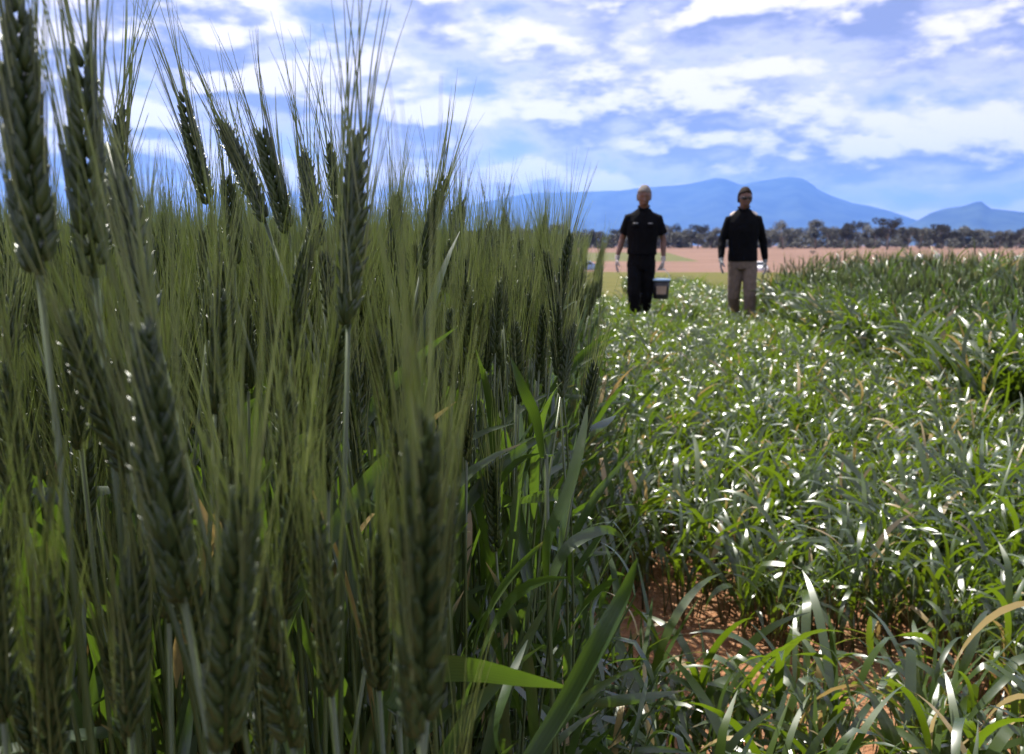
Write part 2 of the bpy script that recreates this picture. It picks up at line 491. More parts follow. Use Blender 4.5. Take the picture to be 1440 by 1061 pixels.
LEAVES = []        # blades of the tall wheat
for s in range(16):
    rr = random.Random(500 + s); mb = MB()
    Lg = rr.uniform(.17, .27)
    kink = (rr.uniform(.4, .7), rr.uniform(.5, 1.2)) if rr.random() < .3 else None
    P = leaf_pts(Lg, R(rr.uniform(4, 15)), R(rr.uniform(6, 75)), 0, 10, kink, rr.uniform(-.2, .2), s)
    add_leaf(mb, P, rr.uniform(.010, .0155), 0, R(rr.uniform(-140, 140)), rr.uniform(.2, .6), rr.random(), roll=R(rr.uniform(-25, 25)))
    LEAVES.append(mb)
LEAF_ME = [q.mesh('leaf', M_LEAF) for q in LEAVES]


def stem_curve(root, top, d, n=8):
    """from the ground up to the ear, ending in the ear's own direction"""
    h = (top - root).length
    p1 = root + Vector((0, 0, h * .45)); p2 = top - d * (h * .30)
    P = []
    for i in range(n + 1):
        t = i / n; P.append(root * (1 - t) ** 3 + p1 * (3 * t * (1 - t) ** 2) + p2 * (3 * t * t * (1 - t)) + top * t ** 3)
    return P


def align(d, roll):
    return Vector((0, 0, 1)).rotation_difference(d).to_matrix() @ Matrix.Rotation(roll, 3, 'Z')


def wheat_plant(tip, d, evar, roll, hero=False, leaves=None, label=None, scale=1.0, seed=0, group=None):
    """one wheat stem standing on the ground: stem, leaves, bearded ear"""
    rr = random.Random(seed); d = d.normalized()
    Lg, lay, core, joined, awn = EARS[evar]
    base = tip - d * (Lg * scale)
    rx, ry = base.x - d.x * 0.28 + rr.gauss(0, .008), base.y - d.y * 0.28 + rr.gauss(0, .008)
    root = Vector((rx, ry, gz(rx, ry) - 0.012))
    pl = empty('wheat_plant', root)
    tag(pl, label, 'wheat', group)
    P = stem_curve(Vector((0, 0, 0)), base - root, d)
    sm = MB(); sm.tube(P, [0.0021 - 0.0008 * i / 8 for i in range(9)], 6, rnd=rr.random())
    for hgt in (3, 5):      # nodes
        a, b = P[hgt], P[hgt] + (P[hgt + 1] - P[hgt]) * .05
        sm.tube([a, (a + b) / 2, b], [.0018, .0027, .0018], 6, rnd=.2)
    link('stem', sm.mesh('stem', M_STEM), pl)
    ear = link('ear', core if hero else joined, pl, P[-1])
    ear.rotation_mode = 'QUATERNION'; ear.rotation_quaternion = align(d, roll).to_quaternion(); ear.scale = (scale,) * 3
    if hero:
        for (m_, k, side, t) in lay:
            sp = link('spikelet', SPK_ME[k], ear); sp.matrix_basis = m_
    aw = link('awns', awn, ear); aw['kind'] = 'stuff'
    n = rr.choice((2, 3, 3, 4)) if leaves is None else leaves
    close = math.hypot(tip.x, tip.y) < 0.55
    for i in range(n):
        f = (0.74, 0.56, 0.40, 0.64)[i] * (0.62 if close else 1) + rr.uniform(-.05, .06); q = f * 8; j = int(q)
        p = P[j].lerp(P[j + 1], q - j)
        lf = link('leaf', LEAF_ME[rr.randrange(len(LEAF_ME))], pl, p)
        lf.rotation_euler = (0, 0, rr.uniform(0, 6.283)); lf.scale = (rr.uniform(.8, 1.15),) * 3
    return pl


# ---- the wheat plants one can tell apart, at the edge of the plot
def hero_spec(px, py, dep, bx, by, bdep, evar, roll, label, scale=1.0, leaves=None, seed=0):
    """ear tip seen at px, py; the ear's foot seen at bx, by"""
    a = at(px, py, dep); b = at(bx, by, bdep)
    return wheat_plant(a, (a - b), evar, roll, True, leaves, label, scale, seed)


hero_spec(497, 165, .42, 490, 440, .42, 4, R(80), 'wheat plant with a dark plump upright ear against the sky, long straight awns', 1.06, 2, 11)
hero_spec(97, 38, .37, 128, 330, .37, 5, R(20), 'wheat plant with a tall out-of-focus ear leaning slightly away from its neighbours', 1.08, 1, 12)
hero_spec(8, -30, .33, 40, 250, .33, 6, R(50), 'wheat plant with a very tall blurred ear reaching above the others', 1.1, 1, 13)
hero_spec(146, 185, .41, 212, 440, .40, 3, R(100), 'wheat plant with a bright yellow-green ear tip beside the tallest ears', 1.05, 2, 14)
hero_spec(243, 118, .66, 296, 290, .66, 4, R(10), 'wheat plant with a slim ear leaning against the open sky', 1.0, 2, 15)
hero_spec(312, 160, .62, 368, 300, .62, 2, R(70), 'wheat plant with a pale feathery bowed ear tip among crossing awns', .95, 2, 16)
hero_spec(362, 170, .60, 398, 300, .60, 1, R(15), 'wheat plant with a dark slim ear tilted next to a pale ear', .95, 2, 17)
hero_spec(325, 240, .68, 330, 400, .68, 0, R(35), 'wheat plant with a straight dark ear below the two tilted ears', .95, 2, 18)
hero_spec(430, 205, .60, 446, 340, .60, 0, R(75), 'wheat plant with a pale yellowish ear beside the plump upright ear', .9, 2, 19)
hero_spec(586, 560, .25, 592, 1000, .26, 6, R(40), 'wheat plant with a low dark blurred ear close to the crop edge', 1.0, 1, 20)
hero_spec(180, 430, .30, 250, 800, .30, 5, R(60), 'wheat plant with a large dark drooping ear low in the crop', 1.05, 1, 21)
hero_spec(325, 660, .28, 318, 1010, .28, 3, R(10), 'wheat plant with a pale grey blurred ear low in the crop', 1.0, 1, 22)
hero_spec(470, 470, .55, 462, 700, .55, 5, R(95), 'wheat plant with a dark ear sunk beneath the plump upright ear', 1.0, 2, 23)
hero_spec(556, 262, .75, 552, 410, .75, 1, R(30), 'wheat plant with a small ear between upright ears and the mountains', .9, 2, 24)
hero_spec(735, 330, 1.35, 728, 410, 1.35, 2, R(15), 'wheat plant with an upright ear standing out from the plot edge', .9, 3, 25)

# ---- the rest of the plants that can be told apart: near edge, inside the view
TALL = []
edge = lambda y: -0.05 - 0.012 * y + 0.09 * mnoise.noise((y * 2.3, 0.5, 0)) + .03 * mnoise.noise((y * 9, 2.5, 0))


def in_view(x, y, z, margin=40):
    q = CR.transposed() @ (Vector((x, y, z)) - CAM)
    if q.z > -0.05: return None
    px, py = 720 + FPX * q.x / -q.z, 530.5 - FPX * q.y / -q.z
    return (px, py) if -margin < px < 1440 + margin else None


rr = random.Random(77); cand = []
while len(cand) < 284:
    y = 0.24 + 1.2 * rr.random() ** 1.5; x = -rr.random() * 1.1
    if x > edge(y): continue
    if not in_view(x, y, 1.0, 10): continue
    if (x * x + y * y) < 0.31 ** 2: continue
    if any((x - a) ** 2 + (y - b) ** 2 < 0.026 ** 2 for a, b in cand): continue
    cand.append((x, y))
cand.sort(key=lambda c: c[0] ** 2 + c[1] ** 2)
for i, (x, y) in enumerate(cand):
    dist = math.hypot(x, y)
    lim = 0.055 if dist < 0.55 else 0.06
    z = 1.12 + min(lim, rr.gauss(-0.055, 0.055))
    if dist < 0.5: z = 1.12 + min(rr.gauss(-.09, .06), -0.02)
    if dist < 0.36: z = min(z, 1.03)
    d = Vector((rr.gauss(-0.03, .10), rr.gauss(0, .10), 1))
    if x > edge(y) - .08: d.x += rr.uniform(0, .14)
    hgt = 'tall wheat plant with its bearded ear above the crop top' if z > 1.10 else ('wheat plant with its bearded ear level with the crop' if z > 1.03 else 'short wheat plant with its bearded ear sunk among stems')
    plc = ', beside the low strip' if x > edge(y) - .10 else ', inside the crop'
    lab = hgt + plc
    wheat_plant(Vector((x, y, z)), d, rr.randrange(8), rr.uniform(0, 6.283), i < 34, None, lab, rr.uniform(.78, 1.0), 1000 + i, lab.replace('wheat plant with its', 'wheat plants with').replace(' ear', ' ears'))


# ------------------------------------------------------------------ crop too many to count: one object each
SRC = {}


def source(name, meshes):
    c = bpy.data.collections.new(name)
    for i, me in enumerate(meshes):
        o = bpy.data.objects.new('%s_%02d' % (name, i), me); c.objects.link(o)
    SRC[name] = c
    return c


def scatter(name, pts, rots, scl, idx, coll, kind='stuff', label=None, cat=None):
    me = bpy.data.meshes.new(name); me.from_pydata([tuple(p) for p in pts], [], [])
    a = me.attributes.new('rot', 'FLOAT_VECTOR', 'POINT'); a.data.foreach_set('vector', np.asarray(rots, dtype=np.float32).ravel())
    a = me.attributes.new('scl', 'FLOAT', 'POINT'); a.data.foreach_set('value', np.asarray(scl, dtype=np.float32))
    a = me.attributes.new('pick', 'INT', 'POINT'); a.data.foreach_set('value', np.asarray(idx, dtype=np.int32))
    o = link(name, me); tag(o, label, cat, None, kind)
    g = bpy.data.node_groups.new(name, 'GeometryNodeTree')
    g.interface.new_socket('Geometry', in_out='INPUT', socket_type='NodeSocketGeometry')
    g.interface.new_socket('Geometry', in_out='OUTPUT', socket_type='NodeSocketGeometry')
    gi = g.nodes.new('NodeGroupInput'); go = g.nodes.new('NodeGroupOutput')
    ip = g.nodes.new('GeometryNodeInstanceOnPoints'); ci = g.nodes.new('GeometryNodeCollectionInfo')
    ci.inputs['Collection'].default_value = coll; ci.inputs['Separate Children'].default_value = True; ci.inputs['Reset Children'].default_value = True

    def na(nm, ty):
        q = g.nodes.new('GeometryNodeInputNamedAttribute'); q.data_type = ty; q.inputs[0].default_value = nm
        return q.outputs[0]
    er = g.nodes.new('FunctionNodeEulerToRotation')
    g.links.new(na('rot', 'FLOAT_VECTOR'), er.inputs[0]); g.links.new(er.outputs[0], ip.inputs['Rotation'])
    g.links.new(na('scl', 'FLOAT'), ip.inputs['Scale']); g.links.new(na('pick', 'INT'), ip.inputs['Instance Index'])
    ip.inputs['Pick Instance'].default_value = True
    g.links.new(ci.outputs[0], ip.inputs['Instance']); g.links.new(gi.outputs[0], ip.inputs['Points']); g.links.new(ip.outputs[0], go.inputs[0])
    md = o.modifiers.new('scatter', 'NODES'); md.node_group = g
    return o


def stalk_mesh(seed, light=False):
    """a whole wheat stalk about 1.06 m tall for the crop further in"""
    rr = random.Random(seed); mb = MB()
    Lg, lay = EARS[seed % 8][:2]
    H = rr.uniform(.94, 1.02); d = Vector((rr.gauss(0, .14), rr.gauss(0, .14), 1)).normalized()
    top = Vector((d.x * .25, d.y * .25, H)); P = stem_curve(Vector((0, 0, 0)), top, d, 6)
    mb.tube(P, [0.002 - .0001 * i for i in range(7)], 5, 1, rnd=rr.random())
    mtx = Matrix.Translation(top) @ align(d, rr.uniform(0, 6)).to_4x4()
    r0 = rr.random()
    for (m_, k, side, t) in lay: merge(mb, spikelet_mb(k, 4), mtx @ m_, 2, r0)
    merge(mb, awns_mb(lay, seed, .85, 3, 1.0, 0.0005), mtx, 3)
    for i in range(4):
        f = (0.74, 0.60, 0.46, 0.34)[i] * 6; j = int(f); p = P[j].lerp(P[j + 1], f - j)
        merge(mb, LEAVES[rr.randrange(16)], Matrix.Translation(p) @ Matrix.Rotation(rr.uniform(0, 6.28), 4, 'Z'), 0)
    return mb.mesh('stalk', [M_LEAF, M_STEM, M_EAR, M_AWN])


stalks = source('stalk_source', [stalk_mesh(40 + s) for s in range(16)])
pts, rots, scl, idx = [], [], [], []
rr = random.Random(5)
near = {(round(a, 2), round(b, 2)) for a, b in cand}
for _ in range(36000):
    y = rr.uniform(-1.6, 9.2); x = -rr.random() * 5.5
    if x > edge(y): continue
    dist = math.hypot(x, y)
    infr = in_view(x, y, 1.0, 10)
    if infr and y < 1.45 and (dist < .72 or rr.random() < .45): continue
    if dist < .5: continue
    dens = 1.0 if dist < 3.2 and x > -1.8 else 0.5
    if x < -2.6 or not infr: dens = 0.28
    if rr.random() > dens: continue
    pts.append((x, y, gz(x, y) - .012)); rots.append((rr.gauss(0, .05), rr.gauss(.0, .05), rr.uniform(0, 6.283)))
    if x > edge(y) - .12: rots[-1] = (rr.gauss(0, .05), rr.uniform(-.03, .06), rr.uniform(0, 6.283)) if rr.random() < .9 else rots[-1]
    scl.append(rr.gauss(1.02, .05) - (.045 if y > 1.5 and x > -.8 else 0)); idx.append(rr.randrange(16))
scatter('wheat_crop', pts, rots, scl, idx, stalks, label='dense tall bearded wheat filling the plot behind the near plants', cat='wheat')
print('tall stalks', len(pts))



def low_leaf_mb(seed):
    rr = random.Random(seed); mb = MB()
    Lg = rr.uniform(.15, .26)
    kink = (rr.uniform(.45, .7), rr.uniform(.4, 1.3)) if rr.random() < .35 else None
    P = leaf_pts(Lg, R(rr.uniform(5, 34)), R(rr.uniform(15, 105)), 0, 9, kink, rr.uniform(-.2, .2), seed)
    add_leaf(mb, P, rr.uniform(.0085, .0155), 0, R(rr.gauss(0, 40)), rr.uniform(.0, .25), rr.random(), roll=R(rr.uniform(-22, 22)))
    return mb


LOWL = [low_leaf_mb(700 + s) for s in range(18)]
LOWL_ME = [q.mesh('leaf', M_LOW) for q in LOWL]


def low_layout(seed, big=1.0):
    """tillers and leaves of one plant: list of (tiller path) and (leaf index, matrix)"""
    rr = random.Random(seed); til = []; lv = []
    for k in range(rr.choice((2, 3, 3, 4))):
        a = rr.uniform(0, 6.283); ln = R(rr.uniform(3, 22)); h = rr.uniform(.13, .25) * big
        d = Vector((math.cos(a) * math.sin(ln), math.sin(a) * math.sin(ln), math.cos(ln)))
        p0 = Vector((rr.gauss(0, .008), rr.gauss(0, .008), 0)); til.append((p0, p0 + d * h * .5 + Vector((0, 0, .004)), p0 + d * h))
        for j in range(rr.choice((2, 3, 3))):
            t = 0.45 + 0.55 * j / 2
            q = p0 + d * (h * t); s = rr.uniform(.75, 1.1) * big * (0.8 + .2 * t) * rr.uniform(.85, 1.15)
            lv.append((rr.randrange(18), Matrix.Translation(q) @ Matrix.Rotation(a + rr.gauss(0, 1.3) + j * math.pi, 4, 'Z') @ Matrix.Scale(s, 4)))
    return til, lv


def low_plant(x, y, seed, big=1.0, label=None, group=None):
    til, lv = low_layout(seed, big)
    pl = empty('cereal_plant', (x, y, gz(x, y) - 0.014))
    tag(pl, label, 'cereal plant', group)
    rr = random.Random(seed)
    for p in til:
        mb = MB(); mb.tube(p, [.0022, .002, .0015], 5, rnd=rr.random()); link('stem', mb.mesh('stem', M_STEM), pl)
    for k, m_ in lv:
        o = link('leaf', LOWL_ME[k], pl); o.matrix_basis = m_
    return pl


rr = random.Random(21); lows = []


BARE = [(.33, 2.25, .10, .36), (.58, 1.80, .085, .28), (.82, 1.95, .06, .18)]


def thin(x, y):
    for bx_, by_, rx_, ry_ in BARE:
        if ((x - bx_ - .12 * (y - by_)) / rx_) ** 2 + ((y - by_) / ry_) ** 2 < 1: return -9
    return mnoise.noise((x * 1.9 + 3, y * 1.5, 4.2))


while len(lows) < 288:
    y = 0.95 + 1.75 * rr.random(); x = -0.02 + rr.random() * 1.75
    if not in_view(x, y, .3, 60): continue
    if thin(x, y) < -0.22: continue
    if any((x - a) ** 2 + (y - b) ** 2 < 0.045 ** 2 for a, b in lows): continue
    lows.append((x, y))
for i, (x, y) in enumerate(lows):
    big = rr.uniform(.85, 1.2) * (1.12 if y < 1.7 else 1)
    nearsoil = any(((x - q[0] - .12 * (y - q[1])) / (q[2] + .07)) ** 2 + ((y - q[1]) / (q[3] + .07)) ** 2 < 1 for q in BARE)
    plc = 'beside the bare red soil' if nearsoil else ('along the foot of the tall wheat' if x < .14 else 'in the dense part of the low crop')
    sz = 'long-leaved' if big > 1.1 else ('short' if big < .95 else 'leafy')
    low_plant(x, y, 2000 + i, big, '%s green young cereal plant %s' % (sz, plc), '%s young cereal plants %s' % (sz, plc))


def low_clump(seed):
    mb = MB(); rr = random.Random(seed)
    for k in range(2):
        til, lv = low_layout(seed * 7 + k); off = Matrix.Translation((rr.gauss(0, .04), rr.gauss(0, .04), 0))
        for p in til: mb.tube([off @ q for q in p], [.0022, .002, .0015], 4, 1, False)
        for q, m_ in lv: merge(mb, LOWL[q], off @ m_, 0)
    return mb.mesh('clump', [M_LOW, M_STEM])


clumps = source('low_source', [low_clump(60 + s) for s in range(14)])
pts, rots, scl, idx = [], [], [], []
rr = random.Random(9)
for _ in range(18000):
    y = 0.6 + 21.4 * rr.random() ** 1.25; x = -0.06 + rr.random() ** 1.1 * 9
    if in_view(x, y, .3, 60) and y < 2.72: continue
    if y > 4.6 and x > 2.5 + .15 * mnoise.noise((y, 0, 0)): continue
    if y > 14 and x < 0.9 + .5 * mnoise.noise((y * .7, 3, 0)): continue
    if y < 2.6 and x > 3.5: continue
    pts.append((x, y, gz(x, y) - .014)); rots.append((rr.gauss(0, .06), rr.gauss(0, .06), rr.uniform(0, 6.283)))
    scl.append(rr.uniform(.85, 1.2) * (1 + .14 * mnoise.noise((x * .9, y * .9, 7)))); idx.append(rr.randrange(14))
for _ in range(1500):     # the strip goes on behind the photographer
    x = rr.uniform(-.05, 5); y = rr.uniform(-4, .75)
    if math.hypot(x, y) < .3: continue
    if in_view(x, y, .3, 60): continue
    pts.append((x, y, -.014)); rots.append((rr.gauss(0, .06), rr.gauss(0, .06), rr.uniform(0, 6.283))); scl.append(rr.uniform(.85, 1.2)); idx.append(rr.randrange(14))
scatter('low_crop', pts, rots, scl, idx, clumps, label='low leafy green cereal crop filling the strip beside the tall wheat', cat='crop')
print('low clumps', len(pts))

# ---- leafy tillers along the foot of the tall wheat
def edge_clump(seed):
    mb = MB(); rr = random.Random(seed)
    for k in range(3):
        H = rr.uniform(.35, .75); a = rr.uniform(0, 6.283); ln = rr.uniform(.02, .22)
        top = Vector((math.cos(a) * ln, math.sin(a) * ln, H)); P = stem_curve(Vector((0, 0, 0)), top, Vector((math.cos(a) * .4, math.sin(a) * .4, 1)).normalized(), 5)
        mb.tube(P, [.0024, .0023, .0022, .002, .0018, .0014], 5, 1, False, rr.random())
        for j in range(4):
            f = (1.0, .8, .6, .45)[j] * 4.99; i = int(f); p = P[i].lerp(P[i + 1], f - i)
            src = LEAVES[rr.randrange(16)] if j % 2 else LOWL[rr.randrange(18)]
            merge(mb, src, Matrix.Translation(p) @ Matrix.Rotation(rr.uniform(0, 6.28), 4, 'Z') @ Matrix.Scale(rr.uniform(.7, 1.0), 4), 0, rr.random())
    return mb.mesh('edge_clump', [M_LEAF, M_STEM])


eclumps = source('edge_source', [edge_clump(900 + q_) for q_ in range(10)])
p3, r3, s3, i3 = [], [], [], []
for _ in range(620):
    y = .95 + 8.0 * rr.random() ** 1.3; x = edge(y) + rr.gauss(-.05, .04)
    p3.append((x, y, -.012)); r3.append((rr.gauss(0, .1), rr.gauss(.06, .12), rr.uniform(0, 6.283))); s3.append(rr.uniform(.65, 1.05)); i3.append(rr.randrange(10))
scatter('wheat_tillers', p3, r3, s3, i3, eclumps, label='leafy grey-green tillers along the foot of the tall wheat', cat='wheat')

# ---- the tall plot across the strip
pts, rots, scl, idx = [], [], [], []
for _ in range(5000):
    y = rr.uniform(4.7, 12.5); x = 2.35 + rr.random() ** 1.3 * 8
    ed = 2.40 + .16 * mnoise.noise((y * 1.3, 9, 0)) + max(0, 5.2 - y) * .8
    if x < ed or not in_view(x, y, .8, 200): continue
    if x > ed + 3 and rr.random() < .5: continue
    k = min(1, (x - ed) / .7)
    pts.append((x, y, gz(x, y) - .012)); rots.append((rr.gauss(0, .09), rr.gauss(0, .09) - .12 * (1 - k), rr.uniform(0, 6.283)))
    scl.append(rr.gauss(.70, .06) + .16 * k + .05 * mnoise.noise((x, y, 2))); idx.append(rr.randrange(16))
scatter('far_wheat_crop', pts, rots, scl, idx, stalks, label='dark green tall wheat plot across the low strip', cat='wheat')
# leafy skirt at its edge
pts2, rots2, scl2, idx2 = [], [], [], []
for _ in range(2600):
    y = rr.uniform(4.6, 12.5); ed = 2.40 + .16 * mnoise.noise((y * 1.3, 9, 0)) + max(0, 5.2 - y) * .8
    x = ed + rr.random() ** 1.5 * 1.2 - .1
    if not in_view(x, y, .5, 200): continue
    pts2.append((x, y, gz(x, y) - .012)); rots2.append((rr.gauss(0, .08), rr.gauss(0, .08), rr.uniform(0, 6.283))); scl2.append(rr.uniform(1.2, 2.0)); idx2.append(rr.randrange(14))
scatter('crop_undergrowth', pts2, rots2, scl2, idx2, clumps, label='leafy undergrowth along the foot of the far wheat plot', cat='crop')
pts2, rots2, scl2, idx2 = [], [], [], []
for _ in range(4200):
    y = rr.uniform(4.7, 12.8); ed = 2.36 + .16 * mnoise.noise((y * 1.3, 9, 0)) + max(0, 5.2 - y) * .8
    x = ed + rr.random() ** 1.4 * 5
    if not in_view(x, y, .5, 200): continue
    k = min(1, (x - ed) / .6)
    pts2.append((x, y, -.012)); rots2.append((rr.gauss(0, .08), rr.gauss(0, .08), rr.uniform(0, 6.283))); scl2.append((.75 + .4 * k) * rr.uniform(.85, 1.1)); idx2.append(rr.randrange(10))
scatter('far_leafy_crop', pts2, rots2, scl2, idx2, eclumps, label='soft leafy growth between the stalks of the far wheat plot', cat='crop')

# ------------------------------------------------------------------ hero leaves at the crop edge
def bez(pts, n):
    """smooth curve through the points"""
    P = [Vector(p) for p in pts]; out_ = []
    for i in range(n + 1):
        t = i / n * (len(P) - 1); k = min(int(t), len(P) - 2); u = t - k
        p0, p1, p2, p3 = P[max(k - 1, 0)], P[k], P[k + 1], P[min(k + 2, len(P) - 1)]
        out_.append(0.5 * ((2 * p1) + (p2 - p0) * u + (2 * p0 - 5 * p1 + 4 * p2 - p3) * u * u + (3 * p1 - p0 - 3 * p2 + p3) * u ** 3))
    return out_


def edge_plant(root, leaves, label, mat=M_LEAF, top=None):
    """a leafy plant at the plot edge: a stem up to the first leaf joint, blades along given curves"""
    root = Vector(root); pl = empty('wheat_plant', root); tag(pl, label, 'wheat')
    hi = max((Vector(l[0][0]) for l in leaves), key=lambda p: p.z)
    tp = (Vector(top) if top else hi) - root
    P = stem_curve(Vector((0, 0, 0)), tp, Vector((tp.x * .3, tp.y * .3, 1)).normalized())
    sm = MB(); sm.tube(P, [0.0026 - 0.0001 * i for i in range(9)], 6); link('stem', sm.mesh('stem', M_STEM), pl)
    for pts_, wd, tw, roll, fold in leaves:
        o = Vector(pts_[0]); mb = MB()
        # start each blade on the stem itself
        q = min(P, key=lambda p: (p + root - o).length) + root
        C = bez([q] + [Vector(p) for p in pts_], 18)
        add_leaf(mb, [p - q for p in C], wd, 0, tw, fold, random.random(), Vector((0.2, 1, 0.1)), roll, .5)
        link('leaf', mb.mesh('leaf', mat), pl, q - root)
    return pl


edge_plant((0.045, .40, -.012), [([at(745, 1090, .46), at(800, 1000, .46), at(850, 905, .45), at(880, 840, .45), at(897, 785, .44)], .017, R(20), R(35), 1.0),
                                 ([at(735, 1110, .50), at(700, 1040, .52), at(716, 960, .55), at(742, 900, .57)], .010, R(60), R(20), .3)],
           'wheat plant with a broad folded blade pointing up beside the low crop')
edge_plant((-.055, .45, -.012), [([at(560, 1000, .50), at(600, 945, .50), at(660, 940, .49), at(740, 955, .48), at(803, 968, .48)], .0165, R(35), R(70), .25)],
           'wheat plant with a bright green blade lit through, held level')
edge_plant((.005, .62, -.012), [([at(768, 640, .66), at(757, 585, .66), at(738, 548, .66), at(718, 503, .67)], .0155, R(70), R(15), .5),
                               ([at(772, 760, .66), at(800, 690, .66), at(818, 620, .67), at(826, 570, .68)], .011, R(40), R(40), .3)],
           'wheat plant with a pale twisted blade at the corner of the tall crop')
edge_plant((.03, .80, -.012), [([at(770, 830, .85), at(800, 770, .86), at(850, 745, .87), at(880, 760, .88)], .013, R(50), R(30), .4),
                              ([at(745, 900, .85), at(700, 800, .84), at(672, 700, .83), at(690, 650, .83)], .013, R(80), R(10), .3)],
           'leafy wheat plant spilling over into the low crop')
low_plant(.50, 1.02, 9001, 1.5, 'tall young cereal plant standing on bare red soil')
low_plant(.66, 1.12, 9011, 1.6, 'long-bladed young cereal plant overtopping the low crop')
low_plant(.28, 1.30, 9005, 1.35, 'young cereal plant with arching blades beside the bare soil patch')
low_plant(.40, .92, 9007, 1.25, 'broad-leaved young cereal plant at the front of the soil patch')

# straw and dead leaves lying on the soil
mb = MB(); rr = random.Random(31)
for _ in range(900):
    x = rr.uniform(-.3, 2.0); y = rr.uniform(.8, 3.2); a = rr.uniform(0, 3.14); l = rr.uniform(.015, .07)
    z = clods(x, y) + .004; p = Vector((x, y, z)); q = p + Vector((math.cos(a) * l, math.sin(a) * l, rr.uniform(-.002, .012)))
    mb.tube([p, (p + q) / 2 + Vector((0, 0, .003)), q], [.0012, .0016, .001], 4, rnd=rr.random(), flat=.5)
tag(link('straw_litter', mb.mesh('straw_litter', M_STRAW)), 'pale straw litter scattered over red soil', 'straw', kind='stuff')

# ------------------------------------------------------------------ trees along the far edge of the paddock
def tree_mat(name, a, b):
    m, t, out = new_mat(name)
    oi = N(t, 'ShaderNodeObjectInfo').outputs['Random']; rn = attr(t, 'rnd')
    c = mixc(t, mathn(t, 'FRACT', mathn(t, 'ADD', mathn(t, 'MULTIPLY', rn, .6), oi)), a, b)
    p = N(t, 'ShaderNodeBsdfPrincipled', inp={'Roughness': .55, 'Specular IOR Level': .4}); L(t, c, p.inputs['Base Color'])
    tr = N(t, 'ShaderNodeBsdfTranslucent'); L(t, c, tr.inputs[0])
    mx = N(t, 'ShaderNodeMixShader', inp={0: .25}); L(t, p.outputs[0], mx.inputs[1]); L(t, tr.outputs[0], mx.inputs[2]); L(t, mx.outputs[0], out.inputs[0])
    return m


M_GUM = tree_mat('gum_foliage', (0.034, 0.035, 0.024), (0.066, 0.058, 0.040))
M_BARK = plain('gum_bark', (0.22, 0.18, 0.15), .85, .2, var=.35, scale=2)


def leaf_cloud(mb, rr, blobs, n, size):
    for c, r, sq in blobs:
        for _ in range(int(n * r ** 1.5)):
            v = Vector((rr.gauss(0, 1), rr.gauss(0, 1), rr.gauss(0, 1))).normalized() * (r * rr.uniform(.45, 1.05))
            v.z *= sq; p = c + v
            a = Vector((rr.gauss(0, 1), rr.gauss(0, 1), rr.gauss(0, 1))).normalized(); b = a.orthogonal().normalized()
            w, h = size * rr.uniform(.35, .7), size * rr.uniform(.7, 1.4)
            mb.add([p - a * h, p + b * w * .5, p + a * h, p - b * w * .5], [(0, 1, 2, 3)], 0, rnd=rr.random())


def gum_meshes(seed, H, spread, upright=False):
    rr = random.Random(seed); tm = MB(); cm = MB(); blobs = []
    top = Vector((rr.gauss(0, .05) * H, rr.gauss(0, .05) * H, H * .62))
    tm.tube([(0, 0, -.4), (0, 0, H * .1), top * .55 + Vector((.02 * H, 0, 0)), top], [H * .034, H * .026, H * .019, H * .008], 7)
    for k in range(7):
        a = rr.uniform(0, 6.283); f = rr.uniform(.15, .95); s = top * f
        e = s + Vector((math.cos(a) * spread * H * rr.uniform(.5, 1), math.sin(a) * spread * H * rr.uniform(.5, 1), H * rr.uniform(.12, .36)))
        if upright: e = s + (e - s) * .6 + Vector((0, 0, H * .08))
        tm.tube([s, (s + e) / 2 + Vector((0, 0, .03 * H)), e], [H * .012, H * .008, H * .003], 5)
        blobs.append((e, H * rr.uniform(.12, .19), rr.uniform(.8, 1.05)))
        for _ in range(2):
            blobs.append((e + Vector((rr.gauss(0, .1), rr.gauss(0, .1), rr.gauss(0, .06))) * H, H * rr.uniform(.08, .13), .9))
    blobs.append((top + Vector((0, 0, .18 * H)), H * .14, .8))
    leaf_cloud(cm, rr, blobs, 60, .42)
    return tm.mesh('trunk', M_BARK), cm.mesh('crown', M_GUM, False)


GUM = [gum_meshes(800 + s, 12, (.34, .40, .22, .30, .26, .45)[s], s in (2, 4)) for s in range(6)]


def gum_tree(px, D, ytop, k, label=None, rz=0):
    az = math.atan((px - 720) / FPX) - R(YAW)
    x, y = math.sin(az) * D, math.cos(az) * D
    z = gz(x, y)
    H = (345 - ytop) / FPX * D * math.cos(math.atan((px - 720) / FPX)) + CAM.z - z
    o = empty('gum_tree', (x, y, z), rz); o.scale = (H / 12,) * 3
    kd = ('dense rounded', 'wide flat-topped', 'narrow upright', 'mid-sized loose', 'thin open', 'broad spreading')[k]
    tag(o, label or kd + ' gum tree in the far tree line below the mountains', 'tree', None if label else kd + ' gum trees along the far paddock')
    a = link('trunk', GUM[k][0], o); b = link('crown', GUM[k][1], o)
    return o


rr = random.Random(41)
gum_tree(1097, 330, 306, 5, 'broad pale gum tree with a wide spreading crown in the far tree line', .4)
gum_tree(1142, 335, 306, 2, 'upright gum tree with a narrow pointed crown in the far tree line', 1.0)
gum_tree(1185, 340, 311, 4, 'thin open gum tree with light between its limbs in the far tree line', 2.0)
gum_tree(1242, 330, 304, 0, 'tallest dense gum tree in the far tree line', 3.0)
gum_tree(928, 360, 316, 3, 'gum tree rising behind the person with the bucket', .2)
for px in range(560, 1500, 15):
    q = px + rr.uniform(-8, 8)
    if any(abs(q - h) < 12 for h in (1097, 1142, 1185, 1242)): continue
    base = 322 if q < 1060 else (318 if q < 1330 else 324)
    gum_tree(q, rr.uniform(335, 400), base + rr.gauss(0, 4), rr.choice((0, 1, 3, 5)), None, rr.uniform(0, 6))
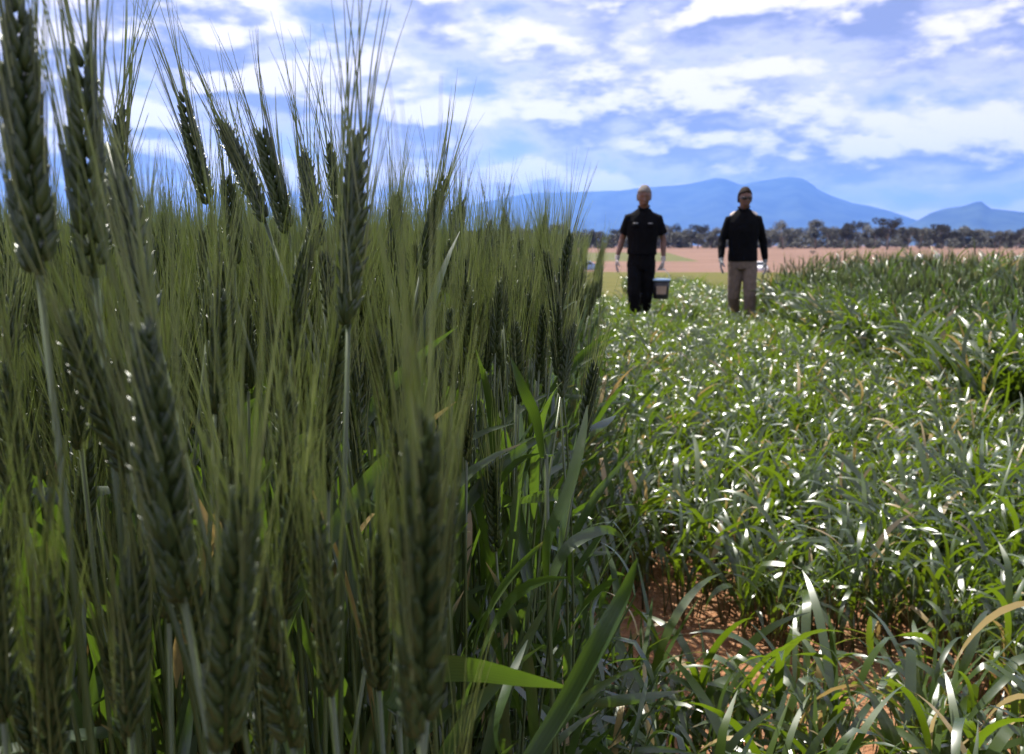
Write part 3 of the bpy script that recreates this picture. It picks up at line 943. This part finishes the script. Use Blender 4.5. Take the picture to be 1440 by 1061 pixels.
# scrub and further timber that reads as one mass
mb = MB(); rr = random.Random(43); bl = []
for i in range(1500):
    x = rr.uniform(-190, 330); y = rr.uniform(338, 450); r = rr.uniform(1.1, 2.4)
    bl.append((Vector((x, y, gz(x, y) + r * .5 + rr.random() ** 1.4 * (6.2 if x > 60 else 5.0))), r, .85))
leaf_cloud(mb, rr, bl, 70, .5)
tag(link('woodland', mb.mesh('woodland', M_GUM, False)), 'dark band of scrub and timber along the plain', 'woodland', kind='stuff')


def bush(px, py, D, w, label, seed):
    p = at(px, py, 1) - CAM; p = CAM + p * (D / math.hypot(p.x, p.y)); z = gz(p.x, p.y)
    rr = random.Random(seed); tm = MB(); cm = MB(); bl = []
    o = tag(empty('bush', (p.x, p.y, z)), label, 'bush')
    for k in range(5):
        a = k * 1.26; e = Vector((math.cos(a) * w * .3, math.sin(a) * w * .3, w * rr.uniform(.25, .45)))
        tm.tube([(0, 0, -.05), e * .5, e], [w * .05, w * .03, w * .015], 5); bl.append((e, w * rr.uniform(.2, .3), .75))
    leaf_cloud(cm, rr, bl, 160 / w, .08 * w)
    link('stem', tm.mesh('stem', M_BARK), o); link('foliage', cm.mesh('foliage', M_GUM, False), o)


bush(1143, 354, 255, 1.9, 'dark round bush at the top of the dry paddock', 1)
bush(1112, 371, 150, .75, 'small dark bush low in the dry paddock, beside another', 2)
bush(1118, 371, 152, .65, 'smaller dark bush close by a small bush in the dry paddock', 3)
bush(1132, 365, 175, .6, 'tiny dark bush alone in the middle of the dry paddock', 4)

# ------------------------------------------------------------------ vehicles and tanks on the far paddock
def loft(mb, secs, mat=0, cap=True):
    """closed rings of equal length joined in order"""
    n = len(secs[0]); V = [p for s_ in secs for p in s_]; F = []
    for i in range(len(secs) - 1):
        for k in range(n): F.append((i * n + k, i * n + (k + 1) % n, (i + 1) * n + (k + 1) % n, (i + 1) * n + k))
    if cap: F.append(tuple(range(n))[::-1]); F.append(tuple((len(secs) - 1) * n + k for k in range(n)))
    mb.add(V, F, mat)


def rrect(x, z0, z1, w, taper=1.0, r=.12):
    """rounded cross section of a car body at length x"""
    out_ = []
    for (sx, zz) in ((-1, 0), (1, 0), (1, 1), (-1, 1)):
        wz = w * (taper if zz else 1); cz = z0 + r if zz == 0 else z1 - r; cx = sx * (wz - r)
        a0 = {(-1, 0): 180, (1, 0): 270, (1, 1): 0, (-1, 1): 90}[(sx, zz)]
        for q in (0, 45, 90):
            a = R(a0 + q); out_.append((x, cx + r * math.cos(a), cz + r * math.sin(a)))
    return out_


M_GLASS = plain('car_glass', (0.02, 0.025, 0.03), .08, .6, var=.05)
M_TYRE = plain('tyre', (0.02, 0.02, 0.02), .85)
M_RIM = plain('rim', (.5, .5, .52), .35, metallic=.8)
M_LAMP = plain('lamp_lens', (.7, .7, .68), .12)


def car(loc, rz, paint, label):
    o = tag(empty('parked_car', loc, rz), label, 'car')
    mb = MB(); loft(mb, [rrect(x, z0, z1, w, .93, r) for x, z0, z1, w, r in ((-2.15, .38, .72, .72, .08), (-2.05, .28, .86, .82, .1), (-1.2, .25, .93, .88, .12), (0, .24, .95, .88, .12),
                                                                         (.9, .25, .94, .88, .12), (1.5, .26, .86, .86, .12), (2.05, .30, .76, .80, .1), (2.15, .38, .62, .70, .08))]); b = link('body', mb.mesh('body', paint), o)
    mb = MB(); loft(mb, [rrect(x, z0, z1, w, tp, r) for x, z0, z1, w, tp, r in ((-1.55, .90, 1.02, .80, .9, .05), (-1.05, .90, 1.40, .80, .78, .08), (-.2, .90, 1.46, .80, .78, .08), (.35, .90, 1.42, .80, .78, .08), (1.05, .90, 1.0, .80, .9, .05))]); link('cabin', mb.mesh('cabin', paint), o)
    for sy in (-1, 1):
        for x0, x1 in ((-1.0, -.38), (-.28, .42)):
            mb = MB(); y0, y1 = sy * .812, sy * .69
            sl0, sl1 = (.12, 0) if x0 < -.5 else (0, .22)
            mb.add([(x0 - sl0, y0, .98), (x1 + sl1, y0, .98), (x1, y1, 1.34), (x0, y1, 1.34), (x0 - sl0, y0 * .94, .98), (x1 + sl1, y0 * .94, .98), (x1, y1 * .92, 1.34), (x0, y1 * .92, 1.34)],
                   [(0, 1, 2, 3), (7, 6, 5, 4), (0, 4, 5, 1), (1, 5, 6, 2), (2, 6, 7, 3), (3, 7, 4, 0)]); link('window', mb.mesh('window', M_GLASS, False), o)
    for nm, xa, xb in (('windscreen', 1.0, .40), ('rear_window', -1.5, -1.09)):
        e = .03 if xa > 0 else -.03; mb = MB()
        mb.add([(xa + e, -.68, 1.02), (xa + e, .68, 1.02), (xb + e, .56, 1.38), (xb + e, -.56, 1.38), (xa - e, -.68, 1.02), (xa - e, .68, 1.02), (xb - e, .56, 1.38), (xb - e, -.56, 1.38)],
               [(0, 1, 2, 3), (7, 6, 5, 4), (0, 4, 5, 1), (1, 5, 6, 2), (2, 6, 7, 3), (3, 7, 4, 0)]); link(nm, mb.mesh(nm, M_GLASS, False), o)
    for x in (-1.3, 1.35):
        for sy in (-1, 1):
            w = empty('wheel', (x, sy * .80, .31), 0, o)
            mb = MB(); mb.tube([(0, -.1, 0), (0, -.085, 0), (0, .085, 0), (0, .1, 0)], [.27, .31, .31, .27], 18); link('tyre', mb.mesh('tyre', M_TYRE), w)
            mb = MB(); mb.tube([(0, .095 * sy, 0), (0, .108 * sy, 0)], [.2, .17], 14); link('rim', mb.mesh('rim', M_RIM), w)
    for sy in (-1, 1):
        mb = MB(); mb.box((2.06, sy * .58, .66), (.14, .26, .13)); link('headlight', mb.mesh('headlight', M_LAMP), o)
        mb = MB(); mb.box((-2.07, sy * .6, .70), (.12, .22, .14)); link('tail_light', mb.mesh('tail_light', plain('red_lens', (.35, .01, .01), .2)), o)


def far_pos(px, D):
    az = math.atan((px - 720) / FPX) - R(YAW); x, y = math.sin(az) * D, math.cos(az) * D
    return (x, y, gz(x, y) + .006)


car(far_pos(825, 122), R(4), plain('pale_blue_paint', (.30, .45, .72), .25, .6, var=.03), 'pale blue car parked on the far side of the field beyond the wheat')
car(far_pos(1066, 116), R(-94), plain('white_paint', (.78, .78, .78), .25, .6, var=.03), 'white car parked end on in the dry paddock')
M_TANK = plain('white_tank', (.72, .72, .70), .5, var=.08)
for px, D, w, lb in ((1288, 205, 1.7, 'white round water tank in the dry paddock with another tank close by'), (1312, 212, 1.4, 'smaller white round water tank close by another tank'), (1426, 200, 1.6, 'white round water tank alone beyond the far wheat plot')):
    o = tag(empty('water_tank', far_pos(px, D)), lb, 'tank'); r = w / 2
    mb = MB(); mb.tube([(0, 0, 0), (0, 0, .3), (0, 0, .6), (0, 0, 1.0), (0, 0, 1.05)], [r, r * 1.01, r, r * 1.01, r * .97], 24); link('wall', mb.mesh('wall', M_TANK), o)
    mb = MB(); mb.tube([(0, 0, 1.05), (0, 0, 1.25), (0, 0, 1.3)], [r, r * .3, r * .1], 24); link('roof', mb.mesh('roof', M_TANK), o)
    mb = MB(); mb.tube([(r * .4, 0, 1.1), (r * .4, 0, 1.32)], [.2, .2], 12); link('hatch', mb.mesh('hatch', M_TANK), o)

# ------------------------------------------------------------------ the two people
M_SKIN = plain('skin', (.15, .078, .055), .5, .4, var=.1, scale=20)
M_BLACK = plain('black_cloth', (.004, .004, .005), .9, .1, var=.3, scale=30, bump=.3)
M_BLACKT = plain('black_trousers', (.004, .004, .005), .9, .1, var=.3, scale=30, bump=.3)
M_KHAKI = plain('khaki_cloth', (.15, .115, .09), .9, .2, var=.15, scale=25, bump=.3)
M_PALE = plain('pale_yoke', (.62, .52, .42), .85, .2, var=.1, scale=25)
M_GLOVE = plain('white_glove', (.42, .38, .36), .7, .3, var=.1, scale=40)
M_GREYG = plain('grey_glove', (.22, .23, .23), .7, .3, var=.1, scale=40)
M_HAIRG = plain('grey_hair', (.20, .18, .165), .8, .15, var=.3, scale=90)
M_HAIRB = plain('brown_hair', (.022, .013, .008), .8, .15, var=.3, scale=90)
M_BOOT = plain('boot_leather', (.05, .035, .025), .6)
M_SHADES = plain('sunglass_lens', (.006, .006, .007), .1, .6)
M_WHITE = plain('white_thread', (.45, .45, .45), .7)


def rings(mb, rs, n=20, off=(0, 0)):
    """stack of level elliptical rings: (z, cx, cy, rx, ry)"""
    loft(mb, [[(cx + rx * math.cos(2 * math.pi * k / n), cy + ry * math.sin(2 * math.pi * k / n), z) for k in range(n)] for z, cx, cy, rx, ry in rs])


def remesh(o, vox, smooth=4, crease=0.0):
    md = o.modifiers.new('skin', 'REMESH'); md.mode = 'VOXEL'; md.voxel_size = vox; md.use_smooth_shade = True
    if smooth: q = o.modifiers.new('smooth', 'SMOOTH'); q.factor = .5; q.iterations = smooth
    if crease:
        tx = bpy.data.textures.new('folds', 'CLOUDS'); tx.noise_scale = .09; tx.noise_depth = 2
        q = o.modifiers.new('folds', 'DISPLACE'); q.texture = tx; q.strength = crease; q.mid_level = .5; q.texture_coords = 'LOCAL'
    return o


def hand(mb, wrist, d, side, s=1.0, curl=.5, grip=False):
    """palm with five bent fingers hanging from the wrist along d; `side` is -1 for the person's right hand"""
    d = Vector(d).normalized(); fw = Vector((0, -1, 0)); fw = (fw - d * fw.dot(d)).normalized(); inn = Vector((-side, 0, 0)); inn = (inn - d * inn.dot(d)).normalized()
    w = Vector(wrist)
    for k in range(4):      # palm as four rays so it is broad and thin
        a = w + fw * (.018 - .012 * k) * s; b = w + d * (.085 - .004 * abs(k - 1)) * s + fw * (.030 - .020 * k) * s
        mb.tube([a, (a + b) / 2, b], [.016 * s, .0155 * s, .0125 * s], 8)
        ln = (.070, .078, .073, .058)[k] * s; p = b; c = (1.15 if grip else curl) * (1 + .08 * k); pts_ = [p - d * .012]
        for j, f in enumerate((.45, .32, .23)):
            an = c * (j + .6) * (.75 if not grip else 1.0)
            p = p + (d * math.cos(an) + inn * math.sin(an)) * (ln * f); pts_.append(p)
        mb.tube(pts_, [.0105 * s, .0100 * s, .0092 * s, .0078 * s], 8)
    t0 = w + d * .02 * s + fw * .02 * s
    t1 = t0 + (d * .55 + fw * .65 + inn * .35).normalized() * .042 * s; t2 = t1 + (d * .9 + fw * .1 + inn * .5).normalized() * .03 * s; t3 = t2 + (d * .9 - fw * .1 + inn * .5).normalized() * .022 * s
    mb.tube([t0, t1, t2, t3], [.015 * s, .0125 * s, .0110 * s, .0085 * s], 8)


def head(mb, c, yaw, pitch, s=1.0):
    """skull, jaw, brow, nose, lips, ears and eye sockets, facing -y before it is turned"""
    rot = Matrix.Rotation(yaw, 4, 'Z') @ Matrix.Rotation(pitch, 4, 'X'); T = Matrix.Translation(c) @ rot @ Matrix.Scale(s, 4)
    n, mrows = 28, 22; secs = []
    for j in range(mrows):
        ph = math.pi * (j + .5) / mrows; z = -math.cos(ph); rr_ = math.sin(ph); ring = []
        for k in range(n):
            a = 2 * math.pi * k / n; x = rr_ * math.cos(a); y = rr_ * math.sin(a)
            wx = .077 * (1 if z > 0 else 1 - .22 * (-z) ** 1.3); wy = .098 * (1 if z > 0 else 1 - .12 * (-z))
            fx = max(0, -y) ** 4        # front of the face
            X, Y, Z = x * wx, y * wy - .012 * max(0, -z), z * .118
            Y -= fx * .006 * math.exp(-((Z - .022) / .014) ** 2)                      # brow
            for ex in (-.032, .032): Y += .010 * math.exp(-((Z - .002) / .013) ** 2 - ((X - ex) / .016) ** 2) * (y < 0)   # eye sockets
            Y -= fx * .012 * math.exp(-((Z + .098) / .018) ** 2 - (X / .022) ** 2)    # chin
            ring.append(T @ Vector((X, Y, Z)))
        secs.append(ring)
    loft(mb, secs)
    mb.tube([T @ Vector(p) for p in ((0, -.088, .008), (0, -.104, -.018), (0, -.112, -.034), (0, -.098, -.043))], [.007 * s, .010 * s, .013 * s, .009 * s], 8)
    mb.tube([T @ Vector(p) for p in ((-.024, -.090, -.066), (0, -.100, -.064), (.024, -.090, -.066))], [.004 * s, .008 * s, .004 * s], 8)
    for e in (-1, 1):
        mb.tube([T @ Vector(p) for p in ((e * .074, .008, -.03), (e * .083, .014, -.005), (e * .084, .016, .018), (e * .076, .012, .03))], [.007 * s, .012 * s, .013 * s, .007 * s], 8, flat=.55)
    return T


def hair(mb, T, vol=.014):
    secs = []; n = 28; rows = 14
    for j in range(rows):
        z = -.35 + 1.34 * j / (rows - 1); z = min(z, .985); rr_ = math.sqrt(max(0, 1 - z * z)); ring = []
        for k in range(n):
            a = 2 * math.pi * k / n; x = rr_ * math.cos(a); y = rr_ * math.sin(a); zz = z
            lo = -.35 if y > -.15 * rr_ else .36 + .1 * (1 - abs(x))
            if zz < lo: zz = lo; q = math.sqrt(max(0, 1 - zz * zz)) / max(rr_, 1e-4); x *= q * .86; y *= q * .86
            f = 1 + .05 * mnoise.noise((x * 6, y * 6, zz * 6))
            ring.append(T @ Vector((x * (.077 + vol) * f, y * (.098 + vol) * f + .004, zz * (.118 + vol) * f)))
        secs.append(ring)
    loft(mb, secs)


def person(loc, rz, o_):
    P = tag(empty('person', loc, rz), o_['label'], 'person')
    b = MB(); J = o_
    # skin: head, neck, trunk, arms, hands and legs in one continuous surface
    T = head(b, Vector(J['head']), J['hyaw'], J['hpitch'], 1.07)
    hd = Vector(J['head'])
    b.tube([(0, .02, 1.44), (0, .012, 1.52), hd + Vector((0, .02, -.07)), hd + Vector((0, .01, 0))], [.074, .066, .062, .05], 14)
    rings(b, [(.82, 0, 0, .15, .10), (.95, 0, 0, .165, .11), (1.08, 0, 0, .15, .10), (1.28, 0, 0, .175, .115), (1.42, 0, .01, .17, .095), (1.49, 0, .015, .09, .06)])
    for sd in (-1, 1):
        sh, el, wr, hdv = [Vector(q) for q in J['arm'][sd]]
        b.tube([sh + Vector((-sd * .05, 0, .01)), sh, sh.lerp(el, .5), el, el.lerp(wr, .3), wr.lerp(el, .1), wr], [.05, .056, .047, .040, .041, .029, .026], 12)
        hand(b, wr, hdv, sd, 1.0, .45, J['grip'] == sd)
        hp, kn, an, toe = [Vector(q) for q in J['leg'][sd]]
        b.tube([hp, hp.lerp(kn, .5), kn, kn.lerp(an, .35), an], [.085, .075, .055, .055, .038], 12)
        b.tube([an, an.lerp(toe, .5) + Vector((0, 0, -.02)), toe], [.036, .04, .03], 10)
    body = remesh(link('body', b.mesh('body', M_SKIN), P), .0075, 3)
    h = MB(); hair(h, T); remesh(link('hair', h.mesh('hair', J['hairm']), P), .006, 2, .006)
    # shirt
    q = MB(); hem = J['hem']
    rings(q, [(hem, 0, -.005, .198, .142), (hem + .06, 0, 0, .196, .14), (1.10, 0, 0, .188, .135), (1.26, 0, -.004, .208, .14), (1.36, 0, .004, .215, .125), (1.42, 0, .010, .20, .105), (1.455, 0, .012, .165, .092), (1.49, 0, .016, .115, .080), (1.525, 0, .018, .076, .070)])
    for sd in (-1, 1):
        sh, el, wr, hdv = [Vector(w) for w in J['arm'][sd]]
        if J['long']:
            q.tube([sh + Vector((-sd * .07, 0, .025)), sh, sh.lerp(el, .5), el, el.lerp(wr, .5), wr.lerp(el, .06)], [.050, .062, .060, .056, .050, .039], 14)
        else:
            q.tube([sh + Vector((-sd * .07, 0, .025)), sh, sh.lerp(el, .45), sh.lerp(el, .74)], [.050, .064, .068, .076], 14)
    remesh(link('shirt', q.mesh('shirt', M_BLACK), P), .008, 4, .014)
    q = MB()
    for sd in (-1, 1):   # collar leaves
        q.tube([(sd * .012, -.072, 1.492), (sd * .052, -.052, 1.522), (sd * .074, .0, 1.545), (sd * .05, .062, 1.552), (0, .085, 1.555)], [.014, .017, .016, .015, .014], 8, flat=.5)
    remesh(link('collar', q.mesh('collar', M_BLACK), P), .006, 2)
    # trousers
    q = MB(); rings(q, [(.80, 0, 0, .165, .125), (.86, 0, .0, .182, .13), (.96, 0, 0, .178, .128), (1.03, 0, 0, .170, .122)])
    for sd in (-1, 1):
        hp, kn, an, toe = [Vector(w) for w in J['leg'][sd]]
        q.tube([hp + Vector((0, 0, .06)), hp, hp.lerp(kn, .5), kn, kn.lerp(an, .5), an + Vector((0, 0, .02))], [.10, .104, .094, .082, .078, .074], 16)
    remesh(link('trousers', q.mesh('trousers', J['trm']), P), .009, 3, .018)
    for sd in (-1, 1):
        hp, kn, an, toe = [Vector(w) for w in J['leg'][sd]]
        q = MB(); q.tube([an + Vector((0, .03, .10)), an + Vector((0, .02, .0)), an.lerp(toe, .35) + Vector((0, 0, -.03)), an.lerp(toe, .75) + Vector((0, 0, -.005)), toe], [.058, .06, .056, .05, .034], 12)
        remesh(link('boot', q.mesh('boot', M_BOOT), P), .009, 2)
        if J['glove'].get(sd):
            sh, el, wr, hdv = [Vector(w) for w in J['arm'][sd]]
            q = MB(); hand(q, wr, hdv, sd, 1.13, .45, J['grip'] == sd); q.tube([wr.lerp(el, .14), wr + Vector(hdv).normalized() * .02], [.036, .032], 10)
            remesh(link('glove', q.mesh('glove', J['glove'][sd]), P), .006, 1)
    return P, T


man = dict(label='person in black short-sleeved shirt and black trousers walking with a bucket', head=(.0, -.022, 1.655), hyaw=R(6), hpitch=R(8), hairm=M_HAIRG, hem=.98, long=False, trm=M_BLACKT, grip=1,
           arm={-1: [(-.190, .01, 1.405), (-.265, .08, 1.16), (-.325, .02, .93), (-.05, -.10, -1)], 1: [(.190, .01, 1.405), (.272, .05, 1.16), (.282, -.01, .93), (0, 0, -1)]},
           leg={-1: [(-.085, 0, .86), (-.080, -.17, .50), (-.06, -.16, .10), (-.07, -.34, .05)], 1: [(.085, 0, .86), (.080, -.02, .48), (.06, .26, .16), (.065, .12, .06)]},
           glove={-1: M_GLOVE, 1: M_GLOVE})
p1, T1 = person((.60, 11.1, 0), R(-4), man); p1.scale = (.93, .95, 1.03); p1.rotation_euler.y = R(1.2)
for sx in (-1, 1):      # name tapes above the pockets, and the pocket flaps
    q = MB(); q.box((sx * .095, -.1505, 1.345), (.06, .004, .009)); tp = link('name_tape', q.mesh('name_tape', M_WHITE), p1)
    q = MB(); q.box((sx * .095, -.148, 1.315), (.11, .008, .035)); link('pocket_flap', q.mesh('pocket_flap', M_BLACK), p1)
man2 = dict(label='person in dark long-sleeved top, khaki trousers and sunglasses walking through the low crop', head=(.012, -.016, 1.645), hyaw=R(14), hpitch=R(2), hairm=M_HAIRB, hem=.90, long=True, trm=M_KHAKI, grip=0,
            arm={-1: [(-.185, .01, 1.395), (-.275, .00, 1.15), (-.285, -.14, .92), (0, -.25, -1)], 1: [(.185, .01, 1.395), (.262, .09, 1.14), (.300, .09, .90), (.06, -.05, -1)]},
            leg={-1: [(-.09, 0, .85), (-.105, -.02, .47), (-.10, .18, .12), (-.105, .03, .05)], 1: [(.09, 0, .85), (.10, -.14, .48), (.10, -.14, .09), (.11, -.32, .045)]},
            glove={-1: M_GREYG, 1: M_GREYG})
p2, T2 = person((1.90, 11.4, 0), R(-7), man2); p2.scale = (.93, .95, 1.03); p2.rotation_euler.y = R(-.8)
q = MB()
for sx in (-1, 1):
    q.tube([T2 @ Vector((sx * .008, -.104, .006)), T2 @ Vector((sx * .036, -.100, .003)), T2 @ Vector((sx * .062, -.080, .004))], [.012, .020, .012], 10)
    q.tube([T2 @ Vector((sx * .062, -.080, .008)), T2 @ Vector((sx * .083, -.03, .012)), T2 @ Vector((sx * .084, .015, .012))], [.005, .004, .004], 6)
link('sunglasses', q.mesh('sunglasses', M_SHADES), p2)
for sx in (-1, 1):
    q = MB(); q.tube([(sx * .085, .016, 1.472), (sx * .12, .014, 1.452), (sx * .165, .012, 1.425)], [.038, .044, .042], 12, flat=1.0)
    remesh(link('shoulder_panel', q.mesh('shoulder_panel', M_PALE), p2), .008, 3)
q = MB(); rings(q, [(.895, 0, 0, .185, .132), (.93, 0, 0, .185, .132)]); link('belt', q.mesh('belt', M_BOOT), p2)

# ---- the bucket hanging from the first person's left hand
HM = Matrix.LocRotScale(p1.location, p1.rotation_euler, p1.scale)
hp_ = HM @ Vector((.262, -.012, .812))
bk = tag(empty('bucket', hp_ + Vector((0, 0, -.36))), 'dark bucket with pale blue lid hanging from a gloved hand', 'bucket')
M_BUCK = plain('dark_plastic', (.025, .025, .028), .45, .5); M_LID = plain('pale_blue_plastic', (.40, .60, .82), .35, .5); M_WIRE = plain('wire', (.5, .5, .5), .35, metallic=.9)
q = MB(); q.tube([(0, 0, 0), (0, 0, .01), (0, 0, .12), (0, 0, .225)], [.086, .092, .100, .108], 28); bb = link('wall', q.mesh('wall', M_BUCK), bk)
q = MB(); q.tube([(0, 0, .205), (0, 0, .212), (0, 0, .22)], [.107, .114, .110], 28); link('rim', q.mesh('rim', M_BUCK), bk)
q = MB(); q.tube([(0, 0, .2215), (0, 0, .238), (0, 0, .246)], [.1165, .1165, .104], 28); link('lid', q.mesh('lid', M_LID), bk)
q = MB(); q.tube([(.112 * math.cos(a), 0, .215 + .145 * math.sin(a)) for a in np.linspace(0, math.pi, 17)], .0028, 6); link('handle', q.mesh('handle', M_WIRE), bk)
q = MB(); q.tube([(-.045, 0, .3585), (0, 0, .362), (.045, 0, .3585)], .011, 10); link('grip', q.mesh('grip', M_WHITE), bk)
V = []; F = []
for i in range(7):
    a = R(-125 + i * 12)
    for z, r in ((.06, .0975), (.16, .1055)): V.append((r * math.cos(a), r * math.sin(a), z))
for i in range(6): F.append((2 * i, 2 * i + 2, 2 * i + 3, 2 * i + 1))
q = MB(); q.add(V, F); link('sticker', q.mesh('sticker', plain('tan_paper', (.42, .30, .22), .8)), bk)
